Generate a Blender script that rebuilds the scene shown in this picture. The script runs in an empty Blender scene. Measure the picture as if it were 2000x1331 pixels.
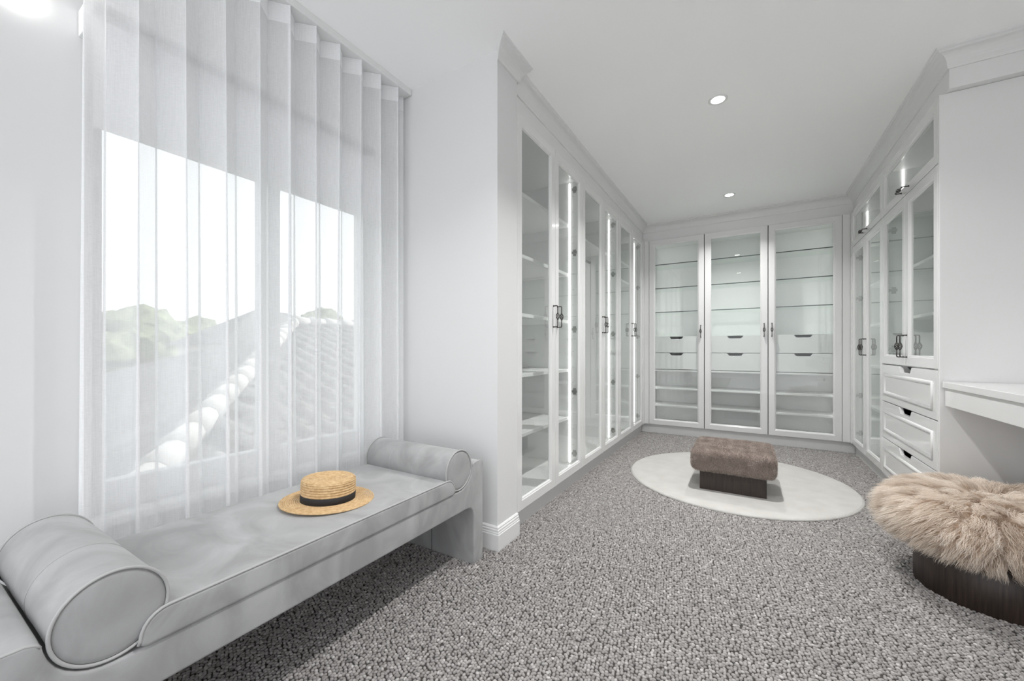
import bpy, bmesh, math, random
import numpy as np
from mathutils import Vector, Matrix

random.seed(7)
rng = np.random.default_rng(7)
scene = bpy.context.scene
COL = scene.collection
PI = math.pi

# ------------------------------------------------------------------ camera
cam_data = bpy.data.cameras.new('camera')
cam_data.sensor_width = 36.0
cam_data.lens = 36.0 * 772.0 / 2000.0
cam_data.shift_y = 17.5 / 2000.0
cam_data.clip_start = 0.05
cam_data.clip_end = 300
cam = bpy.data.objects.new('camera', cam_data)
COL.objects.link(cam)
cam.location = (0, 0, 1.085)
cam.rotation_euler = (math.radians(90), 0, math.radians(30.898))
scene.camera = cam

# ------------------------------------------------------------------ sky and sun
world = bpy.data.worlds.new('overcast_sky')
scene.world = world
world.use_nodes = True
bg = world.node_tree.nodes['Background']
bg.inputs['Color'].default_value = (0.95, 0.97, 1.0, 1)
bg.inputs['Strength'].default_value = 0.80
sun_data = bpy.data.lights.new('sun', 'SUN')
sun_data.energy = 2.6
sun_data.angle = math.radians(3)
sun_data.color = (1.0, 0.97, 0.93)
sun = bpy.data.objects.new('sun', sun_data)
COL.objects.link(sun)
sun.rotation_euler = Vector((-0.35, -0.75, -0.62)).to_track_quat('-Z', 'Y').to_euler()

vs = scene.view_settings
vs.view_transform = 'Standard'
vs.look = 'None'
vs.exposure = 1.2
vs.gamma = 1.0
vs.use_curve_mapping = False
scene.cycles.transparent_max_bounces = 20
scene.cycles.max_bounces = 24
scene.cycles.adaptive_threshold = 0.03
scene.cycles.diffuse_bounces = 20
scene.cycles.glossy_bounces = 5

# ------------------------------------------------------------------ materials
MATS = {}


def new_mat(name):
    m = bpy.data.materials.new(name)
    m.use_nodes = True
    MATS[name] = m
    return m, m.node_tree.nodes, m.node_tree.links, m.node_tree.nodes['Principled BSDF']


def plain(name, col, rough=0.5, metal=0.0, coat=0.0, bump=None, spec=0.5):
    m, n, l, b = new_mat(name)
    b.inputs['Base Color'].default_value = (*col, 1)
    b.inputs['Roughness'].default_value = rough
    b.inputs['Metallic'].default_value = metal
    b.inputs['Coat Weight'].default_value = coat
    b.inputs['Coat Roughness'].default_value = 0.05
    b.inputs['Specular IOR Level'].default_value = spec
    if bump:
        tc = n.new('ShaderNodeTexCoord')
        nz = n.new('ShaderNodeTexNoise')
        nz.inputs['Scale'].default_value = bump[0]
        nz.inputs['Detail'].default_value = 4
        bp = n.new('ShaderNodeBump')
        bp.inputs['Strength'].default_value = bump[1]
        bp.inputs['Distance'].default_value = bump[2]
        l.new(tc.outputs['Object'], nz.inputs['Vector'])
        l.new(nz.outputs['Fac'], bp.inputs['Height'])
        l.new(bp.outputs['Normal'], b.inputs['Normal'])
    return m


def noise_mix(name, c1, c2, scale, stretch=(1, 1, 1), rough=0.6, lo=0.35, hi=0.65, detail=5,
              bump=0.0, bdist=0.002, sheen=0.0, distortion=0.0, spec=0.5, bscale=None):
    m, n, l, b = new_mat(name)
    tc = n.new('ShaderNodeTexCoord')
    mp = n.new('ShaderNodeMapping')
    mp.inputs['Scale'].default_value = stretch
    nz = n.new('ShaderNodeTexNoise')
    nz.inputs['Scale'].default_value = scale
    nz.inputs['Detail'].default_value = detail
    nz.inputs['Distortion'].default_value = distortion
    cr = n.new('ShaderNodeValToRGB')
    cr.color_ramp.elements[0].position = lo
    cr.color_ramp.elements[0].color = (*c1, 1)
    cr.color_ramp.elements[1].position = hi
    cr.color_ramp.elements[1].color = (*c2, 1)
    l.new(tc.outputs['Object'], mp.inputs['Vector'])
    l.new(mp.outputs['Vector'], nz.inputs['Vector'])
    l.new(nz.outputs['Fac'], cr.inputs['Fac'])
    l.new(cr.outputs['Color'], b.inputs['Base Color'])
    b.inputs['Roughness'].default_value = rough
    b.inputs['Specular IOR Level'].default_value = spec
    if sheen:
        b.inputs['Sheen Weight'].default_value = sheen
        b.inputs['Sheen Roughness'].default_value = 0.4
    if bump:
        src = nz
        if bscale:
            src = n.new('ShaderNodeTexNoise')
            src.inputs['Scale'].default_value = bscale
            l.new(tc.outputs['Object'], src.inputs['Vector'])
        bp = n.new('ShaderNodeBump')
        bp.inputs['Strength'].default_value = bump
        bp.inputs['Distance'].default_value = bdist
        l.new(src.outputs['Fac'], bp.inputs['Height'])
        l.new(bp.outputs['Normal'], b.inputs['Normal'])
    return m


def attr_mat(name, ramp, rough=0.8, sheen=0.0, spec=0.3, through=0.0):
    """colour of each small piece from its own 'tone' attribute"""
    m, n, l, b = new_mat(name)
    at = n.new('ShaderNodeAttribute')
    at.attribute_name = 'tone'
    cr = n.new('ShaderNodeValToRGB')
    els = cr.color_ramp.elements
    els[0].position, els[0].color = ramp[0][0], (*ramp[0][1], 1)
    els[1].position, els[1].color = ramp[-1][0], (*ramp[-1][1], 1)
    for p, c in ramp[1:-1]:
        e = els.new(p)
        e.color = (*c, 1)
    l.new(at.outputs['Fac'], cr.inputs['Fac'])
    l.new(cr.outputs['Color'], b.inputs['Base Color'])
    b.inputs['Roughness'].default_value = rough
    b.inputs['Specular IOR Level'].default_value = spec
    if sheen:
        b.inputs['Sheen Weight'].default_value = sheen
    if through:
        # fine fibres let light through to their shaded side
        tl = n.new('ShaderNodeBsdfTranslucent')
        mx = n.new('ShaderNodeMixShader')
        mx.inputs['Fac'].default_value = through
        l.new(cr.outputs['Color'], tl.inputs['Color'])
        l.new(b.outputs[0], mx.inputs[1])
        l.new(tl.outputs[0], mx.inputs[2])
        l.new(mx.outputs[0], n['Material Output'].inputs['Surface'])
    return m


def glass_mat(name, tint, ior=1.5, boost=1.0):
    m, n, l, b = new_mat(name)
    n.remove(b)
    out = n['Material Output']
    tr = n.new('ShaderNodeBsdfTransparent')
    tr.inputs['Color'].default_value = (*tint, 1)
    gl = n.new('ShaderNodeBsdfGlossy')
    gl.inputs['Roughness'].default_value = 0.0
    gl.inputs['Color'].default_value = (0.95, 0.98, 0.96, 1)
    fr = n.new('ShaderNodeFresnel')
    fr.inputs['IOR'].default_value = ior
    mx = n.new('ShaderNodeMixShader')
    mul = n.new('ShaderNodeMath')
    mul.operation = 'MULTIPLY'
    mul.use_clamp = True
    mul.inputs[1].default_value = boost
    # only the face turned to the incoming ray mirrors; the ray leaves the thin pane unbent
    ge = n.new('ShaderNodeNewGeometry')
    inv = n.new('ShaderNodeMath')
    inv.operation = 'SUBTRACT'
    inv.inputs[0].default_value = 1.0
    l.new(ge.outputs['Backfacing'], inv.inputs[1])
    m3 = n.new('ShaderNodeMath')
    m3.operation = 'MULTIPLY'
    l.new(fr.outputs[0], mul.inputs[0])
    l.new(mul.outputs[0], m3.inputs[0])
    l.new(inv.outputs[0], m3.inputs[1])
    l.new(m3.outputs[0], mx.inputs['Fac'])
    l.new(tr.outputs[0], mx.inputs[1])
    l.new(gl.outputs[0], mx.inputs[2])
    l.new(mx.outputs[0], out.inputs['Surface'])
    return m


def sheer_mat(name, clear, col=(0.96, 0.963, 0.97)):
    """thin woven voile: part of the light passes between the threads, the rest is scattered or shines through them"""
    m, n, l, b = new_mat(name)
    n.remove(b)
    out = n['Material Output']
    tr = n.new('ShaderNodeBsdfTransparent')
    df = n.new('ShaderNodeBsdfDiffuse')
    df.inputs['Color'].default_value = (*col, 1)
    tl = n.new('ShaderNodeBsdfTranslucent')
    tl.inputs['Color'].default_value = (*col, 1)
    m1 = n.new('ShaderNodeMixShader')
    m1.inputs['Fac'].default_value = 0.38
    m2 = n.new('ShaderNodeMixShader')
    # slubs of the weave: horizontal and vertical thread noise
    tc = n.new('ShaderNodeTexCoord')
    vals = []
    for sc in ((60, 60, 900), (60, 900, 14)):
        mp = n.new('ShaderNodeMapping')
        mp.inputs['Scale'].default_value = sc
        nz = n.new('ShaderNodeTexNoise')
        nz.inputs['Scale'].default_value = 1.0
        nz.inputs['Detail'].default_value = 2
        l.new(tc.outputs['Object'], mp.inputs['Vector'])
        l.new(mp.outputs['Vector'], nz.inputs['Vector'])
        vals.append(nz)
    ad = n.new('ShaderNodeMath')
    ad.operation = 'ADD'
    l.new(vals[0].outputs['Fac'], ad.inputs[0])
    l.new(vals[1].outputs['Fac'], ad.inputs[1])
    mr = n.new('ShaderNodeMapRange')
    mr.inputs['From Min'].default_value = 0.6
    mr.inputs['From Max'].default_value = 1.4
    mr.inputs['To Min'].default_value = clear + 0.08
    mr.inputs['To Max'].default_value = clear - 0.08
    l.new(ad.outputs[0], mr.inputs['Value'])
    l.new(df.outputs[0], m1.inputs[1])
    l.new(tl.outputs[0], m1.inputs[2])
    l.new(mr.outputs[0], m2.inputs['Fac'])
    l.new(m1.outputs[0], m2.inputs[1])
    l.new(tr.outputs[0], m2.inputs[2])
    l.new(m2.outputs[0], out.inputs['Surface'])
    return m


def emit_mat(name, col, strength):
    m, n, l, b = new_mat(name)
    b.inputs['Base Color'].default_value = (0.9, 0.9, 0.9, 1)
    b.inputs['Emission Color'].default_value = (*col, 1)
    b.inputs['Emission Strength'].default_value = strength
    return m


wall_paint = plain('wall_paint', (0.73, 0.73, 0.73), 0.55, bump=(220, 0.05, 0.001))
ceiling_paint = plain('ceiling_paint', (0.975, 0.975, 0.975), 0.7, bump=(260, 0.04, 0.001))
gloss_white = plain('gloss_white', (0.76, 0.76, 0.757), 0.16, coat=0.5)
satin_white = plain('satin_white', (0.76, 0.76, 0.757), 0.35)
carcass_white = plain('carcass_white', (0.80, 0.802, 0.80), 0.4)
gap_dark = plain('gap_dark', (0.03, 0.03, 0.03), 0.8)  # near-black colour standing in for shade in door gaps and drawer notches
pane_glass = glass_mat('pane_glass', (0.962, 0.971, 0.966), 1.5, 1.4)
shelf_glass = glass_mat('shelf_glass', (0.97, 0.985, 0.978), 1.45)
shelf_edge = plain('shelf_edge', (0.03, 0.05, 0.045), 0.15)
window_glass = glass_mat('window_glass', (0.97, 0.985, 0.98), 1.45)
iron = plain('iron', (0.09, 0.085, 0.08), 0.35, metal=0.85)
hinge_metal = plain('hinge_metal', (0.35, 0.35, 0.34), 0.3, metal=0.9)
led = emit_mat('led', (1.0, 0.99, 0.97), 3.2)
led_fill = emit_mat('led_fill', (1.0, 0.985, 0.97), 1.7)  # glow of the added fill strips in the display cabinets
lamp_lens = emit_mat('lamp_lens', (1.0, 0.98, 0.95), 9.0)
velvet = noise_mix('velvet', (0.305, 0.305, 0.305), (0.425, 0.426, 0.43), 4.0, (1, 1.3, 1), 0.75, 0.36, 0.66,
                   detail=6, bump=0.08, bdist=0.002, sheen=0.35, distortion=1.2, spec=0.15, bscale=500)
piping_mat = plain('piping_velvet', (0.42, 0.42, 0.418), 0.7)
wood = noise_mix('dark_wood', (0.016, 0.010, 0.008), (0.055, 0.036, 0.028), 9.0, (14, 14, 0.7), 0.45, 0.3, 0.75,
                 detail=6, bump=0.15, bdist=0.0008)
straw_attr = noise_mix('straw', (0.48, 0.29, 0.13), (0.74, 0.54, 0.30), 80.0, (1, 1, 1.6), 0.65, 0.25, 0.75,
                       detail=3, bump=0.35, bdist=0.001, distortion=0.4)
ribbon = plain('ribbon', (0.018, 0.018, 0.019), 0.7, bump=(400, 0.2, 0.001))
rug_mat = noise_mix('rug_pile', (0.475, 0.463, 0.438), (0.54, 0.53, 0.507), 9, (1, 1, 1), 0.95, 0.3, 0.7,
                    bump=0.35, bdist=0.004, sheen=0.4, spec=0.1, bscale=260)
rug_fibre = attr_mat('rug_fibre', [(0, (0.50, 0.488, 0.465)), (1, (0.60, 0.59, 0.57))], 0.95)
plush_base = plain('plush_base', (0.25, 0.20, 0.175), 0.95)
plush = attr_mat('plush_fibre', [(0, (0.30, 0.24, 0.21)), (0.5, (0.43, 0.37, 0.33)), (1, (0.64, 0.565, 0.52))], 0.9, sheen=0.3, through=0.4)
fur_base = plain('fur_skin', (0.75, 0.66, 0.57), 0.95)
fur = attr_mat('fur_fibre', [(0, (0.64, 0.55, 0.465)), (0.5, (0.83, 0.755, 0.675)), (1, (0.94, 0.885, 0.82))], 0.7, sheen=0.5, through=0.5)
carpet_base = plain('carpet_backing', (0.055, 0.05, 0.046), 0.95)
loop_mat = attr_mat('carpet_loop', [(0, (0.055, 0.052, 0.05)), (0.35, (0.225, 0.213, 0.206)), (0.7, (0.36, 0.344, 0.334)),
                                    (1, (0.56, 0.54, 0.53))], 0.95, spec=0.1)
sheer = sheer_mat('sheer_voile', 0.30)
tape = sheer_mat('sheer_heading', 0.12)
blind_mat = sheer_mat('blind_fabric', 0.10, (0.86, 0.86, 0.87))
window_frame_mat = plain('window_frame_grey', (0.50, 0.50, 0.51), 0.4)
tile_mat = noise_mix('roof_tile', (0.13, 0.128, 0.126), (0.26, 0.257, 0.253), 3.0, rough=0.8)
tile_dark = noise_mix('roof_tile_grey', (0.09, 0.09, 0.092), (0.17, 0.17, 0.172), 4.0, rough=0.85)
ridge_mat = plain('ridge_mortar', (0.50, 0.495, 0.48), 0.8)
render_wall = plain('house_render', (0.62, 0.61, 0.59), 0.8)
leaf_mat = noise_mix('leaves', (0.10, 0.125, 0.065), (0.24, 0.28, 0.15), 1.5, rough=0.8)
bark = plain('bark', (0.12, 0.09, 0.07), 0.9)
ground_mat = noise_mix('ground_grey', (0.20, 0.21, 0.18), (0.32, 0.33, 0.30), 0.3, rough=0.9)


# ------------------------------------------------------------------ mesh helpers
def link(o, parent=None):
    COL.objects.link(o)
    if parent is not None:
        o.parent = parent
    return o


def tag(o, label=None, cat=None, group=None, kind=None):
    if label:
        o['label'] = label
    if cat:
        o['category'] = cat
    if group:
        o['group'] = group
    if kind:
        o['kind'] = kind
    return o


def empty(name, loc=(0, 0, 0), rz=0.0):
    e = bpy.data.objects.new(name, None)
    e.empty_display_size = 0.1
    e.location = loc
    e.rotation_euler = (0, 0, rz)
    COL.objects.link(e)
    return e


def mesh_obj(name, verts, faces, mat, parent=None, smooth=False, bevel=0.0, seg=2, recalc=True):
    me = bpy.data.meshes.new(name)
    me.from_pydata([tuple(v) for v in verts], [], faces)
    if recalc or bevel:
        bm = bmesh.new()
        bm.from_mesh(me)
        if recalc:
            bmesh.ops.recalc_face_normals(bm, faces=bm.faces)
        if bevel:
            es = [e for e in bm.edges if len(e.link_faces) == 2 and e.calc_face_angle(0) > 0.6]
            bmesh.ops.bevel(bm, geom=es, offset=bevel, segments=seg, affect='EDGES', profile=0.6, clamp_overlap=True)
        bm.to_mesh(me)
        bm.free()
    if smooth:
        me.shade_smooth()
    me.materials.append(mat)
    return link(bpy.data.objects.new(name, me), parent)


def box_data(lo, hi):
    x0, y0, z0 = lo
    x1, y1, z1 = hi
    v = [(x0, y0, z0), (x1, y0, z0), (x1, y1, z0), (x0, y1, z0), (x0, y0, z1), (x1, y0, z1), (x1, y1, z1), (x0, y1, z1)]
    f = [(0, 3, 2, 1), (4, 5, 6, 7), (0, 1, 5, 4), (1, 2, 6, 5), (2, 3, 7, 6), (3, 0, 4, 7)]
    return v, f


def join(parts):
    V, F = [], []
    for v, f in parts:
        k = len(V)
        V += list(v)
        F += [tuple(i + k for i in q) for q in f]
    return V, F


def box(name, lo, hi, mat, parent=None, bevel=0.0, seg=2, smooth=False):
    v, f = box_data(lo, hi)
    return mesh_obj(name, v, f, mat, parent, smooth, bevel, seg)


def boxes(name, lst, mat, parent=None, bevel=0.0):
    v, f = join([box_data(a, b) for a, b in lst])
    return mesh_obj(name, v, f, mat, parent, False, bevel, 1)


def tube_data(pts, r, sides=8, closed=False, cap=True):
    pts = [Vector(p) for p in pts]
    n = len(pts)
    rs = r if isinstance(r, (list, tuple)) else [r] * n
    V, F = [], []
    up = None
    for i, p in enumerate(pts):
        a = pts[i - 1] if (i > 0 or closed) else pts[0]
        b = pts[(i + 1) % n] if (i < n - 1 or closed) else pts[-1]
        t = (b - a).normalized()
        if up is None:
            ref = Vector((0, 0, 1)) if abs(t.z) < 0.9 else Vector((1, 0, 0))
            up = t.cross(ref).normalized()
        else:
            up = (up - t * up.dot(t))
            if up.length < 1e-6:
                up = t.orthogonal()
            up.normalize()
        w = t.cross(up)
        for k in range(sides):
            ang = 2 * PI * k / sides
            V.append(p + (up * math.cos(ang) + w * math.sin(ang)) * rs[i])
    rng_ = n if closed else n - 1
    for i in range(rng_):
        for k in range(sides):
            a = i * sides + k
            b = i * sides + (k + 1) % sides
            c = ((i + 1) % n) * sides + (k + 1) % sides
            d = ((i + 1) % n) * sides + k
            F.append((a, b, c, d))
    if cap and not closed:
        F.append(tuple(range(sides - 1, -1, -1)))
        F.append(tuple((n - 1) * sides + k for k in range(sides)))
    return V, F


def lathe_data(prof, seg=48, sx=1.0, sy=1.0, closed_top=True, closed_bottom=True):
    V, F = [], []
    for r, z in prof:
        for k in range(seg):
            a = 2 * PI * k / seg
            V.append((r * sx * math.cos(a), r * sy * math.sin(a), z))
    m = len(prof)
    for i in range(m - 1):
        for k in range(seg):
            F.append((i * seg + k, i * seg + (k + 1) % seg, (i + 1) * seg + (k + 1) % seg, (i + 1) * seg + k))
    if closed_bottom:
        F.append(tuple(range(seg - 1, -1, -1)))
    if closed_top:
        F.append(tuple((m - 1) * seg + k for k in range(seg)))
    return V, F


def extrude_profile(poly, axis_lo, axis_hi, to3):
    """closed 2D outline pushed between two positions; to3(a, b, t) gives the 3D point"""
    n = len(poly)
    V = [to3(a, b, axis_lo) for a, b in poly] + [to3(a, b, axis_hi) for a, b in poly]
    F = [tuple(range(n)), tuple(range(2 * n - 1, n - 1, -1))]
    for i in range(n):
        j = (i + 1) % n
        F.append((i, j, n + j, n + i))
    return V, F


def sweep(path, prof, left=True):
    """profile (out, z) swept along a horizontal polyline with mitred corners; out points to the chosen side"""
    P = [Vector((p[0], p[1])) for p in path]
    n = len(P)
    dirs = [(P[i + 1] - P[i]).normalized() for i in range(n - 1)]
    nor = [Vector((-d.y, d.x)) if left else Vector((d.y, -d.x)) for d in dirs]
    V, F = [], []
    m = len(prof)
    for i in range(n):
        if i == 0:
            mv = nor[0]
        elif i == n - 1:
            mv = nor[-1]
        else:
            s = nor[i - 1] + nor[i]
            mv = s / s.dot(nor[i])
        for o, z in prof:
            q = P[i] + mv * o
            V.append((q.x, q.y, z))
    for i in range(n - 1):
        for k in range(m):
            k2 = (k + 1) % m
            F.append((i * m + k, i * m + k2, (i + 1) * m + k2, (i + 1) * m + k))
    F.append(tuple(range(m)))
    F.append(tuple((n - 1) * m + k for k in range(m - 1, -1, -1)))
    return V, F


def np_mesh(name, verts, tris, tone, mat, parent=None, smooth=False):
    me = bpy.data.meshes.new(name)
    nv, nt = len(verts), len(tris)
    me.vertices.add(nv)
    me.vertices.foreach_set('co', verts.astype(np.float32).ravel())
    me.loops.add(nt * 3)
    me.loops.foreach_set('vertex_index', tris.astype(np.int32).ravel())
    me.polygons.add(nt)
    me.polygons.foreach_set('loop_start', np.arange(0, nt * 3, 3, dtype=np.int32))
    me.polygons.foreach_set('loop_total', np.full(nt, 3, dtype=np.int32))
    me.update(calc_edges=True)
    if tone is not None:
        at = me.attributes.new('tone', 'FLOAT', 'POINT')
        at.data.foreach_set('value', tone.astype(np.float32).ravel())
    if smooth:
        me.shade_smooth()
    me.materials.append(mat)
    return link(bpy.data.objects.new(name, me), parent)


def strands(name, root, step_dirs, length, width, tone, mat, parent=None):
    """tapered flat fibres; step_dirs: (N, S, 3) unit directions of each segment"""
    N, S, _ = step_dirs.shape
    seg = (length / S)[:, None]
    pts = np.zeros((N, S + 1, 3))
    pts[:, 0] = root
    for i in range(S):
        pts[:, i + 1] = pts[:, i] + step_dirs[:, i] * seg
    a = np.cross(step_dirs[:, S // 2], rng.normal(0, 1, (N, 3)))
    a /= np.linalg.norm(a, axis=1, keepdims=True) + 1e-9
    V = np.zeros((N, S, 2, 3))
    for i in range(S):
        w = (width * (1 - 0.6 * i / S))[:, None]
        V[:, i, 0] = pts[:, i] - a * w
        V[:, i, 1] = pts[:, i] + a * w
    per = S * 2 + 1
    allv = np.concatenate([V.reshape(N, S * 2, 3), pts[:, S:S + 1]], axis=1)
    t = []
    for i in range(S - 1):
        p = i * 2
        t += [(p, p + 1, p + 3), (p, p + 3, p + 2)]
    t.append((S * 2 - 2, S * 2 - 1, S * 2))
    t = np.array(t)
    tris = (t[None] + (np.arange(N) * per)[:, None, None]).reshape(-1, 3)
    tn = np.repeat(tone[:, None], per, axis=1)
    return np_mesh(name, allv.reshape(-1, 3), tris, tn.reshape(-1), mat, parent, True)


def unit(v):
    return v / (np.linalg.norm(v, axis=-1, keepdims=True) + 1e-9)


# ================================================================== ROOM SHELL
H = 2.7
XL = -1.97      # inner face of the window wall
YN = 1.79       # wall that closes the window bay
XP = -1.163     # face of the short pier beside the wardrobes
tag(box('floor', (-2.3, -0.8, -0.15), (2.2, 6.1, 0.0), carpet_base), kind='structure')
tag(box('ceiling', (-2.3, -0.8, H), (2.2, 6.1, H + 0.2), ceiling_paint), kind='structure')
floor = bpy.data.objects['floor']

WY0, WY1, WZ0, WZ1 = 0.42, 1.675, 0.485, 2.32
tag(boxes('wall_left', [((-2.2, -0.8, 0), (XL, WY0, H)), ((-2.2, WY1, 0), (XL, YN, H)),
                        ((-2.2, WY0, 0), (XL, WY1, WZ0)), ((-2.2, WY0, WZ1), (XL, WY1, H))], wall_paint), kind='structure')
tag(boxes('wall_pier', [((-2.2, YN, 0), (XP, 2.0, H)), ((-2.2, 2.0, 0), (-1.80, 6.0, H))], wall_paint), kind='structure')
tag(box('wall_back', (-1.80, 5.80, 0), (1.75, 6.0, H), wall_paint), kind='structure')
tag(box('wall_right', (1.56, -0.8, 0), (1.75, 5.80, H), wall_paint), kind='structure')

# skirting around the pier
base_prof = [(0, 0), (0.019, 0), (0.019, 0.088), (0.016, 0.092), (0.016, 0.098), (0.0135, 0.103), (0.0135, 0.112),
             (0.010, 0.117), (0.010, 0.124), (0.004, 0.131), (0, 0.131)]
v, f = sweep([(XL, YN), (XP, YN), (XP, 2.0)], base_prof, left=False)
tag(mesh_obj('baseboard_pier', v, f, satin_white), kind='structure')
v, f = sweep([(XL, -0.8), (XL, YN - 0.02)], base_prof, left=False)
tag(mesh_obj('baseboard_left', v, f, satin_white), kind='structure')


def cove(o, h, top=H):
    """crown moulding outline: projection o, height h"""
    pts = [(0, top - h), (0.10 * o, top - h), (0.14 * o, top - 0.93 * h)]
    for k in range(7):
        a = k / 6 * PI / 2
        pts.append((0.16 * o + 0.62 * o * (1 - math.cos(a)), top - 0.88 * h + 0.62 * h * math.sin(a)))
    pts += [(0.86 * o, top - 0.24 * h), (0.86 * o, top - 0.15 * h), (o, top - 0.10 * h), (o, top), (0, top)]
    return pts


v, f = sweep([(XP, YN), (XP, 2.012)], cove(0.10, 0.052), left=False)
# mitre the near end so that the moulding dies into the corner of the pier
m_ = len(cove(0.10, 0.052))
for k, (o_, z_) in enumerate(cove(0.10, 0.052)):
    v[k] = (XP + o_, YN - o_, z_)
tag(mesh_obj('trim_1', v, f, satin_white), kind='structure')
XF, YF, XR = -1.187, 5.335, 0.930      # fascia planes above the doors
crown = cove(0.068, 0.100)
v, f = sweep([(XF, 2.012), (XF, YF), (XR, YF), (XR, 3.045), (1.56, 3.045)], crown, left=False)
tag(mesh_obj('trim_2', v, f, satin_white), kind='structure')
tag(box('trim_3', (-1.79, 2.002, 2.494), (XF, 5.79, H), satin_white), kind='structure')
tag(box('trim_4', (XF, YF, 2.494), (XR, 5.79, H), satin_white), kind='structure')
tag(box('trim_5', (XR, 3.045, 2.494), (1.55, 5.79, H), satin_white), kind='structure')

# ================================================================== WINDOW
win = empty('window_1', (-2.05, (WY0 + WY1) / 2, WZ0))
tag(win, kind='structure')


def wl(x, y, z):
    return (x + 2.05, y - (WY0 + WY1) / 2, z - WZ0)


FX0, FX1 = -2.075, -2.015
for nm, a, b in (('frame_stile', (WY0, WZ0), (0.468, WZ1)), ('frame_stile', (1.60, WZ0), (WY1, WZ1)),
                 ('mullion', (1.012, WZ0), (1.105, WZ1)),
                 ('frame_rail', (0.468, WZ0), (1.012, 0.60)), ('frame_rail', (1.105, WZ0), (1.60, 0.60)),
                 ('frame_rail', (0.468, 2.24), (1.012, WZ1)), ('frame_rail', (1.105, 2.24), (1.60, WZ1))):
    box(nm, wl(FX0, a[0], a[1]), wl(FX1, b[0], b[1]), window_frame_mat, win, 0.006)
for a, b in ((0.468, 1.012), (1.105, 1.60)):
    box('pane', wl(-2.049, a + .001, 0.601), wl(-2.043, b - .001, 2.239), window_glass, win)
box('sill', wl(-2.012, WY0 + .002, WZ0 - 0.03), wl(-1.935, WY1 - .002, WZ0 + 0.004), satin_white, win, 0.006)

# ================================================================== CABINETS
DOORT = 0.021       # door thickness, doors fill local y 0 .. DOORT, the front looks to local -y
STILE = 0.073


def door_frame_data(w, h, st=STILE, t=DOORT):
    # (inset from the outer edge, y) walking over the front, down the routed inner edge and round the back
    prof = [(0.0015, 0.002), (0.004, 0.0), (st - 0.016, 0.0), (st - 0.012, 0.0035), (st - 0.006, 0.005), (st - 0.002, 0.011),
            (st, 0.012), (st, t), (0.0015, t)]
    V, F = [], []
    corners = [(0, 0, 1, 1), (w, 0, -1, 1), (w, h, -1, -1), (0, h, 1, -1)]
    m = len(prof)
    for cx, cz, sx, sz in corners:
        for i, y in prof:
            V.append((cx + sx * i, y, cz + sz * i))
    for c in range(4):
        d = (c + 1) % 4
        for k in range(m):
            k2 = (k + 1) % m
            F.append((c * m + k, c * m + k2, d * m + k2, d * m + k))
    return V, F


def handle_mesh():
    L, pr = 0.146, 0.034
    parts = []
    pts = [(0, 0, -L / 2), (0, -pr + 0.008, -L / 2), (0, -pr + 0.002, -L / 2 + 0.002), (0, -pr, -L / 2 + 0.008), (0, -pr, -0.021)]
    parts.append(tube_data(pts, 0.0038, 8))
    parts.append(tube_data([(x, y, -z) for x, y, z in pts], 0.0038, 8))
    for k in range(6):
        a0 = 2 * PI * k / 6
        sp = []
        for i in range(11):
            t = i / 10
            rr = 0.003 + 0.0088 * math.sin(PI * t)
            a = a0 + t * PI * 0.9
            sp.append((rr * math.cos(a), -pr + rr * math.sin(a), -0.023 + 0.046 * t))
        parts.append(tube_data(sp, 0.0022, 5))
    for s in (-1, 1):
        parts.append(tube_data([(0, -pr, s * 0.019), (0, -pr, s * 0.025)], 0.0055, 8))
        parts.append(tube_data([(0, 0.001, s * L / 2), (0, -0.003, s * L / 2)], 0.0062, 10))
    v, f = join(parts)
    me = bpy.data.meshes.new('handle')
    me.from_pydata([tuple(q) for q in v], [], f)
    bm = bmesh.new()
    bm.from_mesh(me)
    bmesh.ops.recalc_face_normals(bm, faces=bm.faces)
    bm.to_mesh(me)
    bm.free()
    me.shade_smooth()
    me.materials.append(iron)
    return me


def hinge_mesh():
    # cup on the door back, arm reaching to the side panel (side panel at +x)
    v, f = lathe_data([(0.0175, 0.0), (0.0175, 0.003), (0.015, 0.005), (0.015, 0.011)], 16)
    cup = ([(x, DOORT + z, y) for x, y, z in v], f)
    arm = box_data((-0.006, DOORT + 0.004, -0.009), (0.012, DOORT + 0.060, 0.009))
    plate = box_data((0.009, DOORT + 0.030, -0.026), (0.013, DOORT + 0.056, 0.026))
    lug = box_data((0.002, DOORT + 0.036, -0.013), (0.010, DOORT + 0.050, 0.013))
    v, f = join([cup, arm, plate, lug])
    me = bpy.data.meshes.new('hinge')
    me.from_pydata([tuple(q) for q in v], [], f)
    bm = bmesh.new()
    bm.from_mesh(me)
    bmesh.ops.recalc_face_normals(bm, faces=bm.faces)
    bm.to_mesh(me)
    bm.free()
    me.materials.append(hinge_metal)
    return me


HANDLE, HINGE = handle_mesh(), hinge_mesh()


def part_copy(name, me, parent, loc, rot=(0, 0, 0), scale=(1, 1, 1)):
    o = bpy.data.objects.new(name, me)
    o.location, o.rotation_euler, o.scale = loc, rot, scale
    return link(o, parent)


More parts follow.
